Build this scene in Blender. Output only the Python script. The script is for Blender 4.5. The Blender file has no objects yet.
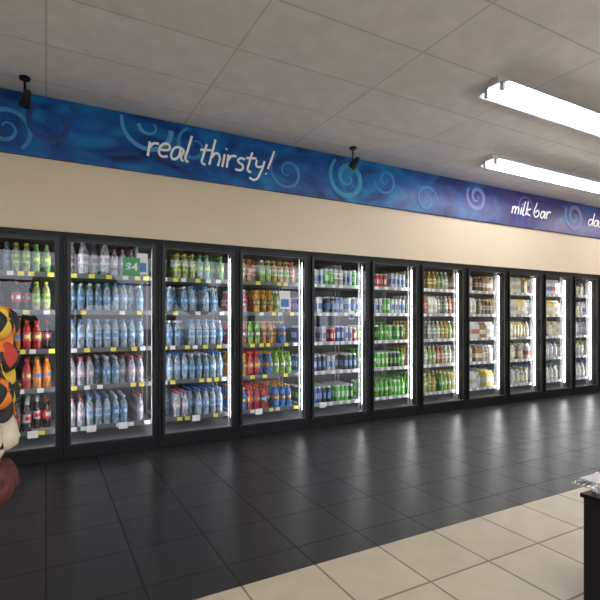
import bpy, math, random
import numpy as np
from mathutils import Vector
random.seed(7); rng=np.random.RandomState(3)
sc=bpy.context.scene
sc.view_settings.view_transform='Standard'
COL=sc.collection

# ------------------------------------------------------------ materials
def new_mat(name):
    m=bpy.data.materials.new(name); m.use_nodes=True
    nt=m.node_tree; b=nt.nodes['Principled BSDF']
    return m,nt,b
def mat(name,col,rough=.5,metal=0,emit=None,estr=0,noise=0,nscale=8,bump=0,spec=.5):
    m,nt,b=new_mat(name)
    b.inputs['Base Color'].default_value=(*col,1)
    b.inputs['Roughness'].default_value=rough
    b.inputs['Metallic'].default_value=metal
    b.inputs['Specular IOR Level'].default_value=spec
    if emit:
        b.inputs['Emission Color'].default_value=(*emit,1); b.inputs['Emission Strength'].default_value=estr
    if noise or bump:
        tc=nt.nodes.new('ShaderNodeTexCoord'); n=nt.nodes.new('ShaderNodeTexNoise')
        n.inputs['Scale'].default_value=nscale; n.inputs['Detail'].default_value=4
        nt.links.new(tc.outputs['Object'],n.inputs['Vector'])
        if noise:
            mp=nt.nodes.new('ShaderNodeMapRange'); mp.inputs['To Min'].default_value=1-noise; mp.inputs['To Max'].default_value=1+noise
            mx=nt.nodes.new('ShaderNodeVectorMath'); mx.operation='SCALE'; mx.inputs[0].default_value=col
            nt.links.new(n.outputs['Fac'],mp.inputs['Value']); nt.links.new(mp.outputs[0],mx.inputs['Scale'])
            nt.links.new(mx.outputs[0],b.inputs['Base Color'])
        if bump:
            bp=nt.nodes.new('ShaderNodeBump'); bp.inputs['Strength'].default_value=bump; bp.inputs['Distance'].default_value=.01
            nt.links.new(n.outputs['Fac'],bp.inputs['Height']); nt.links.new(bp.outputs[0],b.inputs['Normal'])
    return m
def tile_mat(name,c1,c2,mortar,w,h,ms,rough,spec=.5,bump=.3,offx=0,offy=0,rvar=0):
    m,nt,b=new_mat(name)
    tc=nt.nodes.new('ShaderNodeTexCoord'); mp=nt.nodes.new('ShaderNodeMapping')
    mp.inputs['Location'].default_value=(offx,offy,0)
    br=nt.nodes.new('ShaderNodeTexBrick'); br.offset=0; br.squash=1
    for k,v in (('Color1',c1),('Color2',c2),('Mortar',mortar)): br.inputs[k].default_value=(*v,1)
    br.inputs['Scale'].default_value=1; br.inputs['Mortar Size'].default_value=ms
    br.inputs['Mortar Smooth'].default_value=.1; br.inputs['Bias'].default_value=0
    br.inputs['Brick Width'].default_value=w; br.inputs['Row Height'].default_value=h
    nt.links.new(tc.outputs['Object'],mp.inputs['Vector']); nt.links.new(mp.outputs[0],br.inputs['Vector'])
    n=nt.nodes.new('ShaderNodeTexNoise'); n.inputs['Scale'].default_value=6; n.inputs['Detail'].default_value=6
    nt.links.new(tc.outputs['Object'],n.inputs['Vector'])
    r=nt.nodes.new('ShaderNodeMapRange'); r.inputs['To Min'].default_value=.85; r.inputs['To Max'].default_value=1.15
    nt.links.new(n.outputs['Fac'],r.inputs['Value'])
    v=nt.nodes.new('ShaderNodeVectorMath'); v.operation='SCALE'
    nt.links.new(br.outputs['Color'],v.inputs[0]); nt.links.new(r.outputs[0],v.inputs['Scale'])
    nt.links.new(v.outputs[0],b.inputs['Base Color'])
    b.inputs['Specular IOR Level'].default_value=spec
    rr=nt.nodes.new('ShaderNodeMapRange'); rr.inputs['To Min'].default_value=rough-rvar; rr.inputs['To Max'].default_value=rough+rvar
    nt.links.new(n.outputs['Fac'],rr.inputs['Value'])
    ad=nt.nodes.new('ShaderNodeMath'); ad.operation='ADD'; ad.use_clamp=True
    ml=nt.nodes.new('ShaderNodeMath'); ml.operation='MULTIPLY'; ml.inputs[1].default_value=.2
    nt.links.new(br.outputs['Fac'],ml.inputs[0]); nt.links.new(rr.outputs[0],ad.inputs[0]); nt.links.new(ml.outputs[0],ad.inputs[1])
    nt.links.new(ad.outputs[0],b.inputs['Roughness'])
    bp=nt.nodes.new('ShaderNodeBump'); bp.inputs['Strength'].default_value=bump; bp.inputs['Distance'].default_value=.003; bp.invert=True
    nt.links.new(br.outputs['Fac'],bp.inputs['Height']); nt.links.new(bp.outputs[0],b.inputs['Normal'])
    return m

M_wall=mat('cream_paint',(.68,.57,.42),.6,noise=.02,nscale=2)
M_floor=tile_mat('slate_tile',(.024,.024,.027),(.030,.030,.034),(.010,.010,.010),.4,.4,.006,.32,.42,.25,rvar=.08)
M_beige=tile_mat('beige_tile',(.58,.50,.38),(.62,.54,.41),(.25,.2,.15),.4,.4,.006,.35,.5,.4,offy=.2)
M_ceil=tile_mat('ceiling_tile',(.76,.735,.745),(.79,.765,.775),(.58,.56,.56),1.2,.6,.007,.85,.2,.1,offy=.3)
M_black=mat('black_powdercoat',(.006,.006,.007),.4,noise=.1,spec=.2)
M_blackg=mat('black_plastic',(.008,.008,.009),.3,noise=.1,spec=.25)
M_gasket=mat('grey_gasket',(.10,.10,.11),.4,noise=.1)
M_back=mat('cooler_liner',(.12,.12,.13),.6,noise=.1)
M_linfl=mat('cooler_floor_liner',(.42,.43,.45),.4,noise=.1)
M_shelf=mat('white_wire_shelf',(.40,.40,.41),.4,noise=.05)
M_yel=mat('yellow_price_tag',(.85,.70,.08),.5,noise=.05)
M_wht=mat('white_card',(.8,.8,.8),.5,noise=.03)
M_green=mat('green_card',(.05,.35,.12),.5,noise=.03)
M_blue=mat('blue_card',(.08,.2,.5),.5,noise=.03)
M_text=mat('white_lettering',(.9,.9,.92),.5,noise=.02)
M_led=mat('cooler_led',(1,1,1),.5,emit=(.96,.98,1),estr=22)
M_tube=mat('fluorescent_tube',(1,1,1),.5,emit=(1,.98,.98),estr=24)
M_fix=mat('white_enamel',(.60,.60,.60),.35,noise=.02)
M_chrome=mat('chrome',(.75,.75,.77),.15,1,noise=.02)
M_sw={}
def swm(k,c):
    M_sw[k]=mat('swirl_'+k,c,.5,noise=.3,nscale=5)
swm('blue',(.025,.20,.50)); swm('teal',(.025,.26,.48)); swm('violet',(.14,.18,.42)); swm('deep',(.005,.04,.2)); swm('lite',(.06,.28,.56))

def glass_mat():
    m=bpy.data.materials.new('door_glass'); m.use_nodes=True; nt=m.node_tree; nt.nodes.clear()
    o=nt.nodes.new('ShaderNodeOutputMaterial'); mx=nt.nodes.new('ShaderNodeMixShader')
    t=nt.nodes.new('ShaderNodeBsdfTransparent'); t.inputs[0].default_value=(.96,.97,.97,1)
    g=nt.nodes.new('ShaderNodeBsdfGlossy'); g.inputs['Roughness'].default_value=.01
    f=nt.nodes.new('ShaderNodeFresnel'); f.inputs['IOR'].default_value=1.5
    nt.links.new(f.outputs[0],mx.inputs[0]); nt.links.new(t.outputs[0],mx.inputs[1]); nt.links.new(g.outputs[0],mx.inputs[2])
    nt.links.new(mx.outputs[0],o.inputs[0]); return m
M_glass=glass_mat()

def attr_mat(name,rough,lo,hi,scale,stretch):
    m,nt,b=new_mat(name)
    a=nt.nodes.new('ShaderNodeAttribute'); a.attribute_name='Col'
    tc=nt.nodes.new('ShaderNodeTexCoord'); mp=nt.nodes.new('ShaderNodeMapping'); mp.inputs['Scale'].default_value=stretch
    n=nt.nodes.new('ShaderNodeTexNoise'); n.inputs['Scale'].default_value=scale; n.inputs['Detail'].default_value=1
    nt.links.new(tc.outputs['Object'],mp.inputs['Vector']); nt.links.new(mp.outputs[0],n.inputs['Vector'])
    r=nt.nodes.new('ShaderNodeMapRange'); r.inputs['From Min'].default_value=.3; r.inputs['From Max'].default_value=.7
    r.inputs['To Min'].default_value=lo; r.inputs['To Max'].default_value=hi
    nt.links.new(n.outputs['Fac'],r.inputs['Value'])
    v=nt.nodes.new('ShaderNodeVectorMath'); v.operation='SCALE'
    nt.links.new(a.outputs['Color'],v.inputs[0]); nt.links.new(r.outputs[0],v.inputs['Scale'])
    nt.links.new(v.outputs[0],b.inputs['Base Color']); b.inputs['Roughness'].default_value=rough
    return m
M_body=attr_mat('filled_plastic',.10,.25,1.15,75,(1,1,.25))  # streaky noise in the body colour stands in for refraction and mottled highlights
M_label=attr_mat('printed_label',.35,.75,1.05,60,(1,1,1))

# ------------------------------------------------------------ helpers
def empty(name,loc=(0,0,0)):
    e=bpy.data.objects.new(name,None); e.location=loc; e.empty_display_size=.1; COL.objects.link(e); return e
class MB:
    def __init__(s): s.v=[];s.f=[];s.m=[];s.mats=[]
    def mi(s,m):
        if m not in s.mats: s.mats.append(m)
        return s.mats.index(m)
    def box(s,x0,x1,y0,y1,z0,z1,m):
        n=len(s.v); s.v+=[(x0,y0,z0),(x1,y0,z0),(x1,y1,z0),(x0,y1,z0),(x0,y0,z1),(x1,y0,z1),(x1,y1,z1),(x0,y1,z1)]
        i=s.mi(m)
        for q in ((0,3,2,1),(4,5,6,7),(0,1,5,4),(1,2,6,5),(2,3,7,6),(3,0,4,7)):
            s.f.append(tuple(n+k for k in q)); s.m.append(i)
    def cyl(s,p0,p1,r0,r1,m,n=12,caps=True):
        p0=Vector(p0);p1=Vector(p1); d=(p1-p0).normalized()
        a=Vector((0,0,1)) if abs(d.z)<.9 else Vector((1,0,0))
        u=d.cross(a).normalized(); w=d.cross(u)
        b=len(s.v); i=s.mi(m)
        for k in range(n):
            t=2*math.pi*k/n; o=u*math.cos(t)+w*math.sin(t)
            s.v.append(tuple(p0+o*r0)); s.v.append(tuple(p1+o*r1))
        for k in range(n):
            k2=(k+1)%n; s.f.append((b+2*k,b+2*k2,b+2*k2+1,b+2*k+1)); s.m.append(i)
        if caps:
            s.f.append(tuple(b+2*k for k in range(n))); s.m.append(i)
            s.f.append(tuple(b+2*k+1 for k in reversed(range(n)))); s.m.append(i)
    def grid(s,rows,m,closed=True):
        b=len(s.v); n=len(rows[0]); i=s.mi(m)
        for r in rows: s.v+= [tuple(p) for p in r]
        for a in range(len(rows)-1):
            for k in range(n if closed else n-1):
                k2=(k+1)%n
                s.f.append((b+a*n+k,b+a*n+k2,b+(a+1)*n+k2,b+(a+1)*n+k)); s.m.append(i)
    def obj(s,name,parent=None,bevel=0,smooth=False):
        me=bpy.data.meshes.new(name); me.from_pydata(s.v,[],s.f)
        for m in s.mats: me.materials.append(m)
        me.polygons.foreach_set('material_index',s.m)
        if smooth: me.polygons.foreach_set('use_smooth',[True]*len(s.f))
        me.update()
        o=bpy.data.objects.new(name,me); COL.objects.link(o)
        if parent: o.parent=parent
        if bevel:
            bv=o.modifiers.new('Bevel','BEVEL'); bv.width=bevel; bv.segments=2; bv.limit_method='ANGLE'
        return o

# ------------------------------------------------------------ room shell
XL,XR,YB=-5.0,11.0,-9.0; HC=3.18
b=MB(); b.v=[(XL,-2.605,0),(XR,-2.605,0),(XR,1.0,0),(XL,1.0,0),(XL,YB,0),(XR,YB,0)]
b.f=[(0,1,2,3),(4,5,1,0)]; b.mats=[M_floor,M_beige]; b.m=[0,1]; b.obj('floor')
b=MB(); b.box(XL,XR,YB,.12,HC,HC+.1,M_ceil); b.obj('ceiling')
COOL0,COOL1=-1.55,9.10
b=MB(); b.box(XL,XR,0,.12,2.02,HC,M_wall); b.obj('wall_back')
b=MB(); b.box(XL,COOL0-.05,0,.12,0,2.02,M_wall); b.obj('wall_back_left')
b=MB(); b.box(COOL1+.05,XR,0,.12,0,2.02,M_wall); b.obj('wall_back_right')
b=MB(); b.box(XL-.12,XL,YB,.12,0,HC,M_wall); b.obj('wall_left')
b=MB(); b.box(XR,XR+.12,YB,.12,0,HC,M_wall); b.obj('wall_right')
b=MB(); b.box(XL,XR,YB-.15,YB,0,.5,M_wall); b.box(XL,XR,YB-.15,YB,3.05,HC,M_wall)
edges=[-4.4,-1.9,.6,3.1,5.6,8.1,10.6]
b.box(XL,edges[0],YB-.15,YB,.5,3.05,M_wall); b.box(edges[-1],XR,YB-.15,YB,.5,3.05,M_wall)
b.obj('wall_front')
for i in range(6):
    w=MB(); x0,x1=edges[i],edges[i+1]
    w.box(x0,x0+.05,YB-.12,YB-.03,.5,3.05,M_black); w.box(x1-.05,x1,YB-.12,YB-.03,.5,3.05,M_black)
    w.box(x0+.05,x1-.05,YB-.12,YB-.03,.5,.56,M_black); w.box(x0+.05,x1-.05,YB-.12,YB-.03,2.99,3.05,M_black)
    w.box(x0+.05,x1-.05,YB-.12,YB-.03,2.2,2.25,M_black)
    w.obj('window_%d'%(i+1))
# outdoors
b=MB(); M_asph=mat('asphalt',(.12,.12,.12),.9,noise=.2); b.v=[(-40,-60,-.02),(50,-60,-.02),(50,YB-.15,-.02),(-40,YB-.15,-.02)]; b.f=[(0,1,2,3)]; b.m=[0]; b.mats=[M_asph]; b.obj('ground')
M_leaf=mat('foliage',(.06,.16,.03),.8,noise=.6,nscale=3); M_bark=mat('bark',(.12,.08,.05),.9,noise=.3)
for i,x in enumerate((-14,-9,-4,1.5,6,11,17,24)):
    t=MB(); h=random.uniform(3.4,4.6); y=-22+random.uniform(-2,2)
    t.cyl((x,y,-.02),(x+.1,y,h*.55),.2,.12,M_bark,8)
    for k in range(7):
        cx=x+random.uniform(-1.3,1.3); cy=y+random.uniform(-1,1); cz=h*random.uniform(.5,.85); R=random.uniform(.7,1.2)
        rows=[]
        for a in range(7):
            th=math.pi*(a/6); rr=R*math.sin(th)+.01
            rows.append([(cx+rr*math.cos(p*math.pi/5)*random.uniform(.85,1.15),cy+rr*math.sin(p*math.pi/5),cz-R*.8*math.cos(th)) for p in range(10)])
        t.grid(rows,M_leaf)
    t.obj('tree')

# ------------------------------------------------------------ product templates
def lathe(profile,segs,cols,rot=0.0):
    V=[];F=[];C=[];MI=[]
    for (r,z,ys,_) in profile:
        for k in range(segs):
            t=2*math.pi*(k+.5)/segs+rot
            q=r if segs!=4 else r*1.414
            V.append((q*math.cos(t),q*math.sin(t)*ys,z))
    for a in range(len(profile)-1):
        key=profile[a+1][3]
        for k in range(segs):
            k2=(k+1)%segs
            F.append((a*segs+k,a*segs+k2,(a+1)*segs+k2,(a+1)*segs+k))
            kk=key
            if key=='A' and (k%5) in (0,): kk='L'
            if key=='L' and (k%5)==3 and 'A' in cols and segs>4: kk='A' if a%2 else 'L'
            C.append(cols.get(kk,cols['L'])); MI.append(0 if kk=='B' else 1)
    return np.array(V,dtype=float),np.array(F),np.array(C,dtype=float),np.array(MI)
def bottle(R,H): 
    P=[(.002/1,0,'B'),(.9*R,0,'B'),(R,.04,'B'),(.94*R,.14,'B'),(R,.24,'B'),(R,.32,'B'),(R,.40,'L'),(R,.52,'A'),(R,.60,'L'),(.95*R,.68,'B'),(.72*R,.77,'B'),(.42*R,.87,'B'),(.38*R,.90,'B'),(.46*R,.90,'C'),(.46*R,.99,'C'),(.002,1,'C')]
    return [(r,z*H,1,k) for r,z,k in P]
def can(R,H):
    P=[(.002,.01,'M'),(.8*R,0,'M'),(R,.05,'M'),(R,.28,'L'),(R,.62,'A'),(R,.90,'L'),(.85*R,.97,'M'),(.8*R,1,'M'),(.75*R,.98,'M'),(.002,.98,'M')]
    return [(r,z*H,1,k) for r,z,k in P]
def carton(R,H):
    return [(.002,0,1,'L'),(R,0,1,'L'),(R,.28*H,1,'L'),(R,.55*H,1,'A'),(R,.78*H,1,'L'),(R,.93*H,.06,'C'),(R,H,.06,'C'),(.002,H,.06,'C')]
def jug(R,H):
    P=[(.002,0,'B'),(.9*R,0,'B'),(R,.04,'B'),(R,.2,'B'),(R,.4,'L'),(R,.55,'A'),(.97*R,.66,'B'),(.7*R,.82,'B'),(.36*R,.90,'B'),(.4*R,.90,'C'),(.4*R,1,'C'),(.002,1,'C')]
    return [(r,z*H,1,k) for r,z,k in P]
def tub(R,H):
    P=[(.002,0,'L'),(.8*R,0,'L'),(.87*R,.35,'L'),(.93*R,.7,'A'),(.97*R,.88,'L'),(1.04*R,.88,'C'),(1.04*R,1,'C'),(.002,1,'C')]
    return [(r,z*H,1,k) for r,z,k in P]
MET=(.6,.6,.62)
PR={}
def add(n,shape,R,H,B=(.5,.6,.7),L=(.8,.8,.8),A=(.2,.2,.2),C=(.8,.8,.8),segs=10,kind='drink_bottles'):
    if shape in (bottle,): H*=1.13; R*=1.04
    if shape in (can,carton): H*=1.12
    PR[n]=(lathe(shape(R,H),segs,dict(B=B,L=L,A=A,C=C,M=MET),0 if segs==4 else .3),R,H,kind)
WB=(.40,.48,.57)
add('water',bottle,.034,.25,WB,(.20,.38,.65),(.65,.75,.85),(.08,.22,.6),kind='water_bottles')
add('water2',bottle,.034,.25,WB,(.42,.56,.72),(.20,.32,.6),(.15,.35,.75),kind='water_bottles')
add('waterp',bottle,.034,.24,(.46,.50,.58),(.55,.38,.44),(.75,.72,.78),(.55,.12,.15),kind='water_bottles')
add('waterd',bottle,.034,.24,(.26,.36,.48),(.10,.20,.42),(.35,.6,.85),(.6,.65,.75),kind='water_bottles')
add('waterbig',bottle,.042,.30,(.46,.50,.56),(.60,.62,.64),(.4,.2,.25),(.3,.4,.6),kind='water_bottles')
add('waterg',bottle,.034,.24,(.42,.58,.50),(.2,.5,.15),(.8,.85,.3),(.1,.4,.1),kind='water_bottles')
CK=(.035,.012,.008)
add('cola',bottle,.035,.24,CK,(.6,.02,.02),(.8,.7,.7),(.6,.02,.02),kind='soft_drink_bottles')
add('colaz',bottle,.035,.24,CK,(.02,.02,.02),(.5,.02,.02),(.02,.02,.02),kind='soft_drink_bottles')
add('colad',bottle,.035,.24,CK,(.6,.6,.62),(.6,.03,.03),(.7,.7,.7),kind='soft_drink_bottles')
add('lemon',bottle,.035,.24,(.20,.36,.15),(.10,.36,.10),(.75,.75,.1),(.1,.35,.1),kind='soft_drink_bottles')
add('lime',bottle,.035,.24,(.40,.45,.20),(.6,.6,.12),(.1,.35,.1),(.7,.6,.05),kind='soft_drink_bottles')
add('orange',bottle,.035,.24,(.80,.24,.02),(.75,.20,.02),(.05,.2,.5),(.8,.3,.02),kind='soft_drink_bottles')
add('redd',bottle,.035,.24,(.55,.03,.03),(.6,.05,.1),(.8,.7,.2),(.7,.05,.05),kind='soft_drink_bottles')
add('purple',bottle,.035,.24,(.16,.03,.16),(.25,.05,.35),(.8,.8,.8),(.2,.03,.3),kind='soft_drink_bottles')
add('spblue',bottle,.036,.23,(.05,.22,.62),(.03,.06,.2),(.7,.4,.05),(.8,.35,.03),kind='sports_drink_bottles')
add('spred',bottle,.036,.23,(.65,.06,.05),(.05,.06,.2),(.8,.8,.8),(.75,.08,.05),kind='sports_drink_bottles')
add('sporange',bottle,.036,.23,(.80,.36,.05),(.1,.1,.1),(.8,.4,.05),(.8,.35,.03),kind='sports_drink_bottles')
add('spgreen',bottle,.036,.23,(.30,.60,.10),(.05,.25,.05),(.8,.8,.6),(.2,.5,.05),kind='sports_drink_bottles')
add('sppink',bottle,.036,.23,(.75,.25,.35),(.7,.7,.75),(.6,.1,.2),(.8,.8,.8),kind='sports_drink_bottles')
add('teay',bottle,.034,.23,(.62,.38,.10),(.75,.65,.12),(.1,.3,.1),(.75,.6,.1),kind='iced_tea_bottles')
add('teag',bottle,.034,.23,(.45,.50,.15),(.25,.5,.12),(.85,.85,.7),(.8,.8,.8),kind='iced_tea_bottles')
add('teap',bottle,.034,.23,(.55,.25,.12),(.8,.5,.4),(.6,.1,.1),(.75,.2,.1),kind='iced_tea_bottles')
add('teaw',bottle,.034,.23,(.6,.6,.5),(.8,.8,.75),(.3,.5,.2),(.75,.75,.75),kind='iced_tea_bottles')
add('cblue',can,.028,.18,L=(.04,.10,.40),A=(.6,.62,.68),kind='energy_drink_cans')
add('cwhite',can,.028,.18,L=(.75,.76,.78),A=(.1,.2,.5),kind='energy_drink_cans')
add('cblack',can,.03,.185,L=(.012,.012,.012),A=(.15,.55,.05),kind='energy_drink_cans')
add('cblackb',can,.03,.185,L=(.012,.012,.015),A=(.1,.25,.6),kind='energy_drink_cans')
add('cgreen',can,.03,.185,L=(.10,.50,.04),A=(.7,.8,.6),kind='energy_drink_cans')
add('cred',can,.03,.16,L=(.6,.03,.03),A=(.8,.75,.7),kind='soft_drink_cans')
add('csilver',can,.03,.17,L=(.5,.52,.56),A=(.08,.15,.5),kind='energy_drink_cans')
add('bgreen',bottle,.033,.22,(.15,.50,.04),(.10,.45,.05),(.8,.85,.7),(.1,.4,.05),kind='energy_drink_bottles')
add('coff',carton,.034,.21,L=(.35,.18,.08),A=(.75,.65,.5),C=(.3,.15,.06),segs=4,kind='flavoured_milk_cartons')
add('cream',carton,.036,.22,L=(.80,.76,.62),A=(.55,.50,.40),C=(.8,.78,.7),segs=4,kind='milk_cartons')
add('milkb',carton,.036,.22,L=(.78,.80,.82),A=(.15,.30,.6),C=(.8,.8,.82),segs=4,kind='milk_cartons')
add('milky',carton,.036,.22,L=(.85,.70,.20),A=(.85,.82,.75),C=(.8,.6,.1),segs=4,kind='flavoured_milk_cartons')
add('milkr',carton,.036,.22,L=(.80,.74,.70),A=(.65,.15,.12),C=(.8,.8,.8),segs=4,kind='flavoured_milk_cartons')
add('jugb',jug,.052,.26,(.80,.80,.76),(.55,.62,.72),(.8,.82,.85),(.1,.2,.6),kind='milk_jugs')
add('jugg',jug,.052,.26,(.80,.80,.76),(.75,.72,.6),(.55,.6,.4),(.1,.4,.15),kind='milk_jugs')
add('jugy',jug,.045,.24,(.80,.76,.62),(.85,.75,.35),(.8,.8,.7),(.8,.6,.1),kind='milk_jugs')
add('brown',bottle,.033,.20,(.25,.13,.06),(.6,.45,.3),(.2,.08,.03),(.75,.7,.6),kind='iced_coffee_bottles')
add('cbot',bottle,.033,.21,(.7,.62,.5),(.75,.7,.6),(.5,.25,.1),(.8,.8,.8),kind='iced_coffee_bottles')
add('tubw',tub,.045,.09,L=(.78,.78,.76),A=(.4,.5,.65),C=(.8,.8,.8),kind='yoghurt_tubs')
add('tuby',tub,.05,.08,L=(.75,.66,.40),A=(.8,.8,.7),C=(.75,.7,.5),kind='butter_tubs')

def product_row(seq,x0,x1,y0,y1,z,parent,fill=.97,stack=1):
    Vs=[];Fs=[];Cs=[];Ms=[];n=0
    x=x0; i=0; left=0; kinds=[]
    while True:
        if left==0:
            name=seq[i%len(seq)]; i+=1; left=random.choice((2,2,3)) if len(seq)>2 else random.choice((3,4))
        (V,F,C,MI),R,H,kind=PR[name]; kinds.append(kind)
        if x+2*R>x1: break
        pitch=2*R+.005
        nd=max(1,int((y1-y0)/pitch)); nd=min(nd,6)
        start=0
        if random.random()<.12: start=random.choice((1,2))
        if random.random()>fill: start=nd
        for d in range(start,nd):
            for s in range(2 if kind in('yoghurt_tubs','butter_tubs') else 1):
                a=random.uniform(-.5,.5)
                if kind.endswith('cartons'): a=random.uniform(-.04,.04)
                ca,sa=math.cos(a),math.sin(a)
                P=V.copy(); P[:,0]=V[:,0]*ca-V[:,1]*sa+x+R+random.uniform(-.001,.001); P[:,1]=V[:,0]*sa+V[:,1]*ca+y0+R+d*pitch
                P[:,2]+=z+s*H
                Vs.append(P); Fs.append(F+n); n+=len(P)
                Cs.append(C*random.uniform(.8,1.05)); Ms.append(MI)
        x+=pitch; left-=1
    if not Vs: return
    V=np.concatenate(Vs);F=np.concatenate(Fs);C=np.concatenate(Cs);Mi=np.concatenate(Ms)
    kind=max(set(kinds),key=kinds.count)
    me=bpy.data.meshes.new(kind)
    me.vertices.add(len(V)); me.vertices.foreach_set('co',V.ravel())
    me.loops.add(len(F)*4); me.loops.foreach_set('vertex_index',F.ravel().astype(np.int32))
    me.polygons.add(len(F)); me.polygons.foreach_set('loop_start',np.arange(0,len(F)*4,4,dtype=np.int32))
    me.materials.append(M_body); me.materials.append(M_label)
    me.polygons.foreach_set('material_index',Mi.astype(np.int32))
    me.update(calc_edges=True)
    me.polygons.foreach_set('use_smooth',np.full(len(F),not kind.endswith('cartons')))
    ca=me.color_attributes.new('Col','FLOAT_COLOR','CORNER')
    cc=np.ones((len(F)*4,4),dtype=np.float32); cc[:,:3]=np.repeat(np.clip(C,0,1),4,axis=0)
    ca.data.foreach_set('color',cc.ravel())
    o=bpy.data.objects.new(kind,me); COL.objects.link(o)
    return o

# ------------------------------------------------------------ cooler bank
B0=.131
bounds=[COOL0,-.70]+[B0+k for k in (0,.823,1.625,2.495,3.348,4.154,5.007,5.862,6.713,7.493,8.236)]+[COOL1]
SH=[1.66,1.32,.97,.62,.24]
soft=[['lemon','water2','lime'],['colad','water2','cola','lime'],['cola','colaz','orange','redd'],['colaz','orange','redd','orange'],['cola','colaz','colad']]
spec=[soft,soft,
 [['waterbig','waterp'],['waterd','water'],['water','water2'],['waterp','waterd'],['waterp','water2','waterd']],
 [['lemon','lime','waterg'],['waterd','water'],['waterd','water2'],['water','waterd'],['water2','waterp','water']],
 [['teay','teap','teag'],['sppink','sporange','teag'],['spred','spgreen','sporange','spblue'],['sporange','redd','spblue','spgreen'],['spblue','redd','spred','spblue']],
 [['teaw','csilver','cgreen'],['cblue','cwhite','cblackb'],['cblue','csilver','cred'],['cblue','cblackb','csilver'],['cblack','cblue','cblackb','cgreen']],
 [['csilver','cred','cwhite'],['cwhite','csilver','cgreen'],['cgreen','cblack','bgreen'],['bgreen','cgreen','cblack'],['cgreen','bgreen','bgreen']],
 [['teag','teaw','teay'],['teaw','teap','cream'],['teay','teag','teaw'],['teap','teaw','teag'],['bgreen','teag','teay']],
 [['coff','cream','brown'],['brown','cream','cbot'],['coff','cream','milkr'],['cbot','cream','coff'],['milky','cream','jugb']],
 [['cream','milky','cream'],['milky','cream','cream'],['jugy','cream','milky'],['jugb','jugy','milkr'],['jugb','jugg','jugy']],
 [['milkr','cream','milkb'],['cream','milkb','milky'],['jugb','jugy'],['jugg','jugb'],['jugb','jugg']],
 [['tubw','tuby'],['tubw','tuby'],['cream','tubw'],['tuby','tubw'],['jugb','jugg']],
 [['jugb','jugg'],['milkb'],['jugb'],['jugy'],['jugb']]]
for i in range(len(bounds)-1):
    x0,x1=bounds[i],bounds[i+1]; P=empty('display_cooler')
    hw=.042
    f=MB()
    f.box(x0,x0+hw,-.03,.04,0,2.02,M_black); f.box(x1-hw,x1,-.03,.04,0,2.02,M_black)
    f.box(x0+hw,x1-hw,-.03,.04,1.955,2.02,M_black); f.box(x0+hw,x1-hw,-.03,.04,0,.115,M_black)
    f.obj('frame',P,.004)
    d=MB(); a0,a1=x0+hw-.012,x1-hw+.012; t=.028
    d.box(a0,a0+t,-.052,-.031,.105,1.965,M_blackg); d.box(a1-t,a1,-.052,-.031,.105,1.965,M_blackg)
    d.box(a0+t,a1-t,-.052,-.031,1.965-t,1.965,M_blackg); d.box(a0+t,a1-t,-.052,-.031,.105,.105+t,M_blackg)
    g=.006
    d.box(a0+t,a0+t+g,-.046,-.036,.133,1.937,M_gasket); d.box(a1-t-g,a1-t,-.046,-.036,.133,1.937,M_gasket)
    d.box(a0+t,a1-t,-.046,-.036,.133,.133+g,M_gasket); d.box(a0+t,a1-t,-.046,-.036,1.937-g,1.937,M_gasket)
    d.obj('door_leaf',P,.002)
    gl=MB(); gl.v=[(a0+t,-.041,.133),(a1-t,-.041,.133),(a1-t,-.041,1.937),(a0+t,-.041,1.937)]; gl.f=[(0,1,2,3)]; gl.m=[0]; gl.mats=[M_glass]; gl.obj('glass_pane',P)
    h=MB(); hx=a1-.014
    h.box(hx-.008,hx+.008,-.085,-.073,.85,1.25,M_blackg); h.box(hx-.006,hx+.006,-.074,-.05,.86,.88,M_blackg); h.box(hx-.006,hx+.006,-.074,-.05,1.22,1.24,M_blackg)
    h.obj('handle',P,.003)
    # shelves
    s=MB()
    for z in SH:
        s.box(x0+.03,x1-.03,.145,.73,z-.018,z-.004,M_shelf)
        s.box(x0+.03,x1-.03,.133,.145,z-.03,z+.012,M_shelf if i>4 else M_gasket)
        xx=x0+.07
        while xx<x1-.1:
            if random.random()<.85:
                s.box(xx,xx+.05,.127,.133,z-.03,z+.008,M_yel if (i<5 and random.random()<.6) else M_wht)
            xx+=random.choice((.08,.11,.15))
    for xx in (x0+.022,x1-.03):
        s.box(xx,xx+.008,.15,.17,.1,1.95,M_shelf); s.box(xx,xx+.008,.69,.71,.1,1.95,M_shelf)
    s.obj('shelves',P)
    # led tubes both sides
    l=MB(); l.cyl((x1-.012,.098,.2),(x1-.012,.098,1.9),.013,.013,M_led,8)
    l.obj('led_tube',P)
    l=MB(); l.box(x1-.03,x1,.04,.08,.12,1.95,M_gasket); l.box(x0,x0+.03,.04,.08,.12,1.95,M_gasket); l.obj('light_mullion',P)
    for k,z in enumerate(SH):
        product_row(spec[i][k],x0+.045,x1-.045,.155,.72,z-.003,P,fill=.97)
cb=MB()
cb.box(COOL0-.05,COOL1+.05,.95,1.0,0,2.1,M_back); cb.box(COOL0-.05,COOL0,.12,.95,0,2.1,M_back); cb.box(COOL1,COOL1+.05,.12,.95,0,2.1,M_back)
cb.box(COOL0,COOL1,.13,.95,2.02,2.1,M_back); cb.box(COOL0,COOL1,.045,.95,.02,.09,M_linfl)
cb.obj('wall_coldroom')

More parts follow.
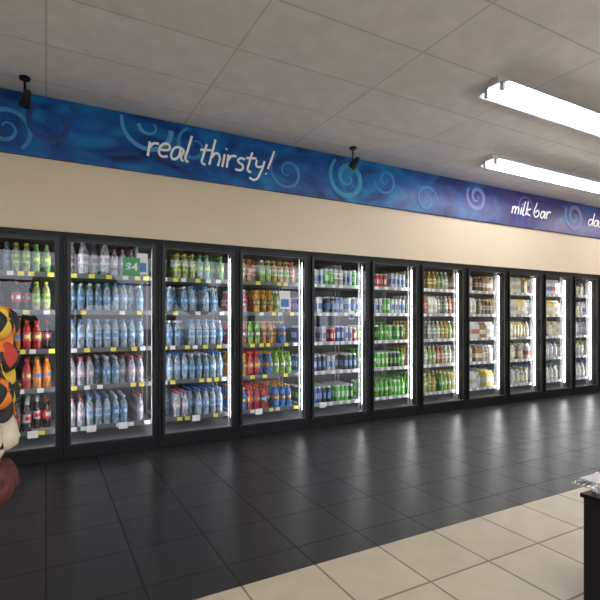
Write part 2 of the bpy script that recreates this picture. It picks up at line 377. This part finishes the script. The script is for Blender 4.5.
# signs stuck on glass
def sign(name,x,z,w,h,m,sub=None,txt=None,y=-.047):
    e=empty(name); s=MB(); s.box(x-w/2,x+w/2,y-.002,y,z-h/2,z+h/2,m)
    if sub: s.box(x-w*.38,x+w*.38,y-.004,y-.002,z-h*.38,z+h*.05,sub)
    s.obj('card',e)
    if txt:
        c=bpy.data.curves.new('price','FONT'); c.body=txt; c.size=h*.62; c.align_x='CENTER'; c.extrude=.001; c.offset=.002
        o=bpy.data.objects.new('price',c); COL.objects.link(o); o.rotation_euler=(math.pi/2,0,0); o.location=(x,y-.004,z-h*.22); c.materials.append(M_wht); o.parent=e
sign('price_sign',.705,1.74,.15,.17,M_green,None,'$4')
sign('promo_card',.80,1.77,.10,.20,M_wht,M_blue,y=-.0425)
sign('promo_card',2.31,1.46,.13,.20,M_wht,M_blue)
for x in (.36,.63,1.32,2.0,2.8,-.1): sign('sticker',x,.26,.08,.06,M_wht)
sign('promo_card',3.2,1.30,.08,.10,M_wht,M_blue)

# ------------------------------------------------------------ banner
def banner_mat():
    m,nt,b=new_mat('printed_banner'); N=nt.nodes; L=nt.links
    tc=N.new('ShaderNodeTexCoord'); sep=N.new('ShaderNodeSeparateXYZ'); L.new(tc.outputs['Object'],sep.inputs[0])
    mp=N.new('ShaderNodeMapping'); mp.inputs['Scale'].default_value=(1,1,1.6); L.new(tc.outputs['Object'],mp.inputs[0])
    n=N.new('ShaderNodeTexNoise'); n.inputs['Scale'].default_value=1.7; n.inputs['Detail'].default_value=2.5; n.inputs['Distortion'].default_value=1.5
    L.new(mp.outputs[0],n.inputs['Vector'])
    r1=N.new('ShaderNodeValToRGB'); r1.color_ramp.elements[0].position=.3; r1.color_ramp.elements[0].color=(.002,.02,.12,1)
    r1.color_ramp.elements[1].position=.7; r1.color_ramp.elements[1].color=(.003,.20,.45,1)
    e=r1.color_ramp.elements.new(.48); e.color=(.003,.08,.31,1)
    r2=N.new('ShaderNodeValToRGB'); r2.color_ramp.elements[0].position=.3; r2.color_ramp.elements[0].color=(.015,.025,.12,1)
    r2.color_ramp.elements[1].position=.7; r2.color_ramp.elements[1].color=(.02,.10,.30,1)
    e=r2.color_ramp.elements.new(.52); e.color=(.040,.028,.15,1)
    L.new(n.outputs['Fac'],r1.inputs[0]); L.new(n.outputs['Fac'],r2.inputs[0])
    mr=N.new('ShaderNodeMapRange'); mr.inputs['From Min'].default_value=3.8; mr.inputs['From Max'].default_value=6; L.new(sep.outputs['X'],mr.inputs['Value'])
    mx=N.new('ShaderNodeMix'); mx.data_type='RGBA'; L.new(mr.outputs[0],mx.inputs[0]); L.new(r1.outputs[0],mx.inputs[6]); L.new(r2.outputs[0],mx.inputs[7])
    L.new(mx.outputs[2],b.inputs['Base Color']); b.inputs['Roughness'].default_value=.35; b.inputs['Specular IOR Level'].default_value=.3
    return m
BZ0,BZ1=2.65,HC-.004
BP=empty('wall_banner')
bb=MB(); bb.box(-4.5,10.5,-.04,-.001,BZ0,BZ1,banner_mat()); bb.obj('panel',BP)
YS=-.043
def stroke_curve(name,lines,depth,m,parent,y=YS,flat=True,smooth=True):
    c=bpy.data.curves.new(name,'CURVE'); c.dimensions='3D'; c.bevel_depth=depth; c.bevel_resolution=1; c.resolution_u=5; c.use_fill_caps=True
    for ln in lines:
        if len(ln)<2: continue
        s=c.splines.new('BEZIER'); s.bezier_points.add(len(ln)-1)
        for bp_,p in zip(s.bezier_points,ln):
            bp_.co=(p[0],0,p[1]); bp_.handle_left_type='AUTO'; bp_.handle_right_type='AUTO'
            bp_.radius=p[2] if len(p)>2 else 1
    c.materials.append(m)
    o=bpy.data.objects.new(name,c); COL.objects.link(o); o.location=(0,y,0); o.scale=(1,.15,1); o.parent=parent; return o
LT={'r':(.5,[[(0,1),(.05,0)],[(.03,.55),(.2,.92),(.45,.95)]]),
'e':(.6,[[(.05,.5),(.3,.5),(.5,.65),(.42,.92),(.2,.93),(.03,.5),(.15,.08),(.5,.1)]]),
'a':(.74,[[(.5,.85),(.25,.93),(.03,.45),(.15,.05),(.4,.25),(.52,.85),(.55,.15),(.68,0)]]),
'l':(.36,[[(.1,1.9),(.05,.9),(.06,.1),(.2,0)]]),
't':(.52,[[(.2,1.5),(.14,.6),(.16,.1),(.35,0)],[(-.08,1.02),(.5,1.12)]]),
'h':(.65,[[(.08,1.9),(.03,0)],[(.05,.5),(.3,.93),(.45,.8),(.5,0)]]),
'i':(.28,[[(.08,.95),(.08,0)],[(.1,1.32),(.13,1.40)]]),
's':(.58,[[(.45,.9),(.2,.95),(.08,.7),(.4,.4),(.38,.1),(.02,.03)]]),
'y':(.66,[[(.03,.95),(.1,.45),(.4,.5)],[(.5,.95),(.4,.1),(.15,-.6),(-.2,-.5)]]),
'!':(.3,[[(.28,1.9),(.1,.45)],[(.05,.1),(.06,.02)]]),
'm':(.92,[[(.03,.95),(.03,0)],[(.04,.55),(.25,.93),(.35,.7),(.35,0)],[(.36,.55),(.58,.93),(.7,.7),(.72,0)]]),
'k':(.65,[[(.08,1.9),(.03,0)],[(.5,.95),(.08,.45),(.55,0)]]),
'b':(.68,[[(.08,1.9),(.03,.05),(.3,0),(.5,.4),(.35,.85),(.05,.55)]]),
'd':(.72,[[(.5,.85),(.2,.9),(.03,.45),(.15,.05),(.4,.2),(.58,1.9)],[(.57,1.0),(.6,0)]]),
' ':(.38,[])}
def write(txt,x0,x1,zb,xh,depth,slant=.15,rise=0):
    tot=sum(LT[c][0] for c in txt); sx=(x1-x0)/tot; cur=0; lines=[]
    for k,ch in enumerate(txt):
        w,ls=LT[ch]; dz=random.uniform(-.05,.07)*xh
        for l in ls: lines.append([(x0+(cur+px+slant*pz)*sx,zb+dz+pz*xh+rise*(cur/tot)) for px,pz in l])
        cur+=w
    stroke_curve('lettering',lines,depth,M_text,BP,y=YS-.006)
write('real thirsty!',.84,2.13,2.81,.14,.0135)
write('milk bar',6.08,7.0,2.83,.115,.0145)
write('dairy',8.02,8.7,2.83,.115,.0145)
def swirl(cx,cz,R,turns,depth,m,start=0,sq=1.0,dirn=1):
    pts=[];n=int(turns*14); lines=[]
    for k in range(n+1):
        t=k/n; a=start+dirn*t*turns*2*math.pi; r=R*(1-.9*t)
        x=cx+r*math.cos(a)*sq; z=cz+r*math.sin(a)
        if BZ0+depth<z<BZ1-depth: pts.append((x,z,.15+1.0*math.sin(math.pi*min(1,t*1.1+.05))**.7 if t<.86 else .4))
        else:
            if len(pts)>1: lines.append(pts)
            pts=[]
    if len(pts)>1: lines.append(pts)
    stroke_curve('swirl',lines,depth,m,BP,y=YS+random.uniform(0,.002))
swirl(.88,3.10,.28,1.7,.026,M_sw['lite'],2.5)
swirl(1.3,2.98,.20,1.3,.018,M_sw['blue'],1.0)
swirl(.05,2.95,.24,1.5,.026,M_sw['deep'],0.5)
swirl(-.30,2.85,.22,1.8,.02,M_sw['blue'],4)
swirl(2.35,2.88,.22,1.5,.016,M_sw['blue'],2.2)
swirl(3.15,2.93,.28,1.9,.032,M_sw['teal'],1.4)
swirl(3.72,2.98,.18,1.5,.018,M_sw['blue'],3.2)
swirl(4.4,2.82,.2,1.5,.018,M_sw['blue'],0)
swirl(5.35,2.98,.22,1.9,.030,M_sw['violet'],1.2)
swirl(7.65,2.95,.26,1.9,.034,M_sw['violet'],2.2)
swirl(6.4,2.95,.2,2,.01,M_sw['violet'],5)
swirl(8.9,2.95,.22,1.9,.030,M_sw['violet'],1)

# ------------------------------------------------------------ lights
def batten(x0,x1,y):
    P=empty('fluorescent_light')
    s=MB(); z=HC-.001
    s.box(x0,x1,y-.045,y+.045,z-.06,z,M_fix)
    # angled reflector wings
    for sg in (-1,1):
        n=len(s.v); i=s.mi(M_fix)
        s.v+=[(x0,y+sg*.045,z-.055),(x1,y+sg*.045,z-.055),(x1,y+sg*.15,z-.085),(x0,y+sg*.15,z-.085),(x0,y+sg*.045,z-.06),(x1,y+sg*.045,z-.06),(x1,y+sg*.15,z-.09),(x0,y+sg*.15,z-.09)]
        for q in ((0,3,2,1),(4,5,6,7),(0,1,5,4),(1,2,6,5),(2,3,7,6),(3,0,4,7)): s.f.append(tuple(n+k for k in q)); s.m.append(i)
    s.obj('housing',P)
    t=MB(); mid=(x0+x1)/2
    for yy in (y-.075,y+.075):
        for a,bq in ((x0+.03,mid-.02),(mid+.02,x1-.03)):
            t.cyl((a,yy,z-.105),(bq,yy,z-.105),.017,.017,M_tube,10)
    t.obj('tubes',P)
    e=MB()
    for xx in (x0+.015,mid,x1-.015):
        for yy in (y-.075,y+.075): e.box(xx-.015,xx+.015,yy-.015,yy+.015,z-.125,z-.06,M_fix)
    e.obj('lamp_holders',P)
for x0,x1,y in ((4.58,7.0,-.89),(8.0,10.4,-.89),(3.15,5.55,-2.1),(7,9.4,-2.1),(-4.5,-2.1,-4.4),(-1,1.4,-4.9),(3.2,5.6,-4.9),(7.2,9.6,-4.9),(-3.5,-1.1,-7.2),(1,3.4,-7.2),(5.5,7.9,-7.2)):  # rows beyond the first two are unseen, added to light the room
    batten(x0,x1,y)

# ceiling spotlights
def spot(x,y):
    s=MB(); 
    s.cyl((x,y,HC),(x,y,HC-.02),.04,.04,M_blackg,16)
    s.cyl((x,y,HC-.02),(x,y,HC-.15),.009,.009,M_blackg,8)
    s.cyl((x,y+.02,HC-.17),(x,y-.02,HC-.17),.026,.026,M_blackg,12)
    a=Vector((x+.02,y-.05,HC-.15)); d=Vector((-.2,.55,-.6)).normalized()
    s.cyl(a,a+d*.09,.028,.04,M_blackg,16); s.cyl(a+d*.09,a+d*.105,.045,.045,M_blackg,16)
    s.cyl(a-d*.03,a,.018,.028,M_blackg,12)
    s.obj('ceiling_spotlight')
spot(-.15,-.32); spot(3.03,-.32)

# ------------------------------------------------------------ hat stand (left edge)
def stripe(name,c): return mat(name,c,.7,noise=.15,nscale=20,bump=.2)
M_or=stripe('orange_cloth',(.75,.2,.03)); M_bk=stripe('black_cloth',(.015,.015,.015)); M_gr=stripe('green_cloth',(.15,.4,.1)); M_rd=stripe('red_cloth',(.5,.04,.03)); M_ye=stripe('yellow_cloth',(.8,.5,.05)); M_cr=stripe('straw',(.62,.52,.40)); M_br=stripe('maroon_cloth',(.10,.02,.02)); M_bl=stripe('blue_cloth',(.05,.15,.4))
HX,HY=-.262,-2.455
HP=empty('hat_stand'); s=MB()
s.cyl((HX,HY,0),(HX,HY,.03),.24,.22,M_blackg,24); s.cyl((HX,HY,.03),(HX,HY,1.30),.018,.018,M_chrome,12); s.cyl((HX,HY,1.30),(HX,HY,1.32),.02,.005,M_chrome,12)
levels=[1.23,1.10,.96,.80,.60]
for z in levels:
    for k in range(7):
        a=k*math.pi*2/7+.25+(.4 if z==1.10 else 0); s.cyl((HX,HY,z),(HX+.14*math.cos(a),HY+.14*math.sin(a),z+.03),.005,.005,M_chrome,6)
s.obj('pole',HP)
def cap(cx,cy,z,ang,cols,R=.066,name='cap',brim=.055):
    b=MB(); d=Vector((math.cos(ang),math.sin(ang),.25)).normalized(); u=Vector((-math.sin(ang),math.cos(ang),0)); w=d.cross(u)
    c=Vector((cx,cy,z)); n=24; rows=[]
    for a in range(8):
        th=math.pi/2*a/7
        rows.append([c+(u*math.cos(2*math.pi*k/n)+w*math.sin(2*math.pi*k/n))*(R*math.cos(th)+.002)+d*(R*.85*math.sin(th)) for k in range(n)])
    base=len(b.v)
    for r in rows: b.v+=[tuple(p) for p in r]
    for a in range(7):
        for k in range(n):
            k2=(k+1)%n; b.f.append((base+a*n+k,base+a*n+k2,base+(a+1)*n+k2,base+(a+1)*n+k)); b.m.append(b.mi(cols[1] if a<2 or (k//4)%3==1 else cols[0]))
    m=cols[1]; rows=[]
    for a in range(5):
        t=a/4; rr=[]
        for k in range(13):
            ph=math.pi*(.15+.7*k/12); ex=brim*t*math.sin(math.pi*k/12)
            p=c+(u*math.cos(ph)-Vector((0,0,1))*math.sin(ph))*(R+ex)+d*(.01+.03*t-.03*t*(math.cos(ph)**2))
            rr.append(p)
        rows.append(rr)
    b.grid(rows,cols[-1],closed=False)
    b.cyl(c+d*(R*.85-.002),c+d*(R*.85+.006),.006,.005,m,8)
    o=b.obj(name,HP,smooth=True); md=o.modifiers.new('Solid','SOLIDIFY'); md.thickness=.003
    return o
sets=[[M_bk,M_or,M_bk],[M_bk,M_or,M_gr],[M_bk,M_ye,M_or],[M_rd,M_bk,M_ye]]
for li,z in enumerate(levels[:3]):
    for k in range(7):
        a=k*math.pi*2/7+.25+(.4 if z==1.10 else 0)
        cap(HX+.115*math.cos(a),HY+.115*math.sin(a),z,a,sets[(k*3+li)%4])
def sunhat(z,ang,m,name='sun_hat'):
    b=MB(); d=Vector((math.cos(ang),math.sin(ang),.15)).normalized(); u=Vector((-math.sin(ang),math.cos(ang),0)); w=d.cross(u)
    c=Vector((HX,HY,z))+Vector((d.x,d.y,0))*.08; n=28; rows=[]
    prof=[(.125,-.02),(.11,-.005),(.08,0),(.075,.045),(.062,.075),(.03,.085),(.002,.086)]
    for r,h in prof:
        rows.append([c+(u*math.cos(2*math.pi*k/n)+w*math.sin(2*math.pi*k/n))*r+d*(h+(.012*math.sin(6*math.pi*k/n) if r>.12 else 0)) for k in range(n)])
    b.grid(rows,m)
    rows=[[c+(u*math.cos(2*math.pi*k/n)+w*math.sin(2*math.pi*k/n))*r+d*h for k in range(n)] for r,h in ((.0825,.002),(.078,.026))]
    b.grid(rows,M_bk)
    o=b.obj(name,HP,smooth=True); md=o.modifiers.new('Solid','SOLIDIFY'); md.thickness=.003
for k in range(5): sunhat(.79,k*2*math.pi/5+.1,M_cr)
for k in range(5): sunhat(.60,k*2*math.pi/5+.5,(M_br,M_bk)[k%2],'bucket_hat')

# ------------------------------------------------------------ counter display (right bottom)
CP=empty('counter_display_stand')
s=MB(); s.box(1.97,2.5,-4.05,-3.5,.02,.50,M_blackg); s.box(1.96,2.51,-4.06,-3.49,.50,.518,M_black); s.box(1.99,2.48,-4.03,-3.52,0,.02,M_black)
s.obj('cabinet',CP,.004)
s=MB(); cx,cy=2.0,-3.52
s.cyl((cx+.02,cy-.02,.518),(cx+.02,cy-.02,.53),.03,.03,M_chrome,16); s.cyl((cx+.02,cy-.02,.53),(cx+.02,cy-.02,.575),.006,.006,M_chrome,8)
for yy in (-.04,-.02,0,.02,.04): s.cyl((cx-.07,cy+yy,.560),(cx+.12,cy+yy,.575),.003,.003,M_chrome,6)
for xx,zz in ((-.07,.560),(.12,.575)): s.cyl((cx+xx,cy-.045,zz),(cx+xx,cy+.045,zz),.004,.004,M_chrome,6)
s.box(cx-.03,cx+.10,cy-.035,cy+.035,.572,.578,M_fix)
s.obj('chrome_holder',CP)

# ------------------------------------------------------------ world + camera
w=bpy.data.worlds.new('World'); sc.world=w; w.use_nodes=True; nt=w.node_tree
bg=nt.nodes['Background']; bg.inputs[0].default_value=(.82,.90,1,1); bg.inputs[1].default_value=5
cam=bpy.data.cameras.new('Camera'); co=bpy.data.objects.new('Camera',cam); COL.objects.link(co)
co.location=(0,-4.648,1.24); co.rotation_euler=(math.pi/2,0,-math.radians(28.53))
cam.sensor_width=36; cam.lens=28.02; cam.shift_y=20/600; cam.clip_start=.05
sc.camera=co
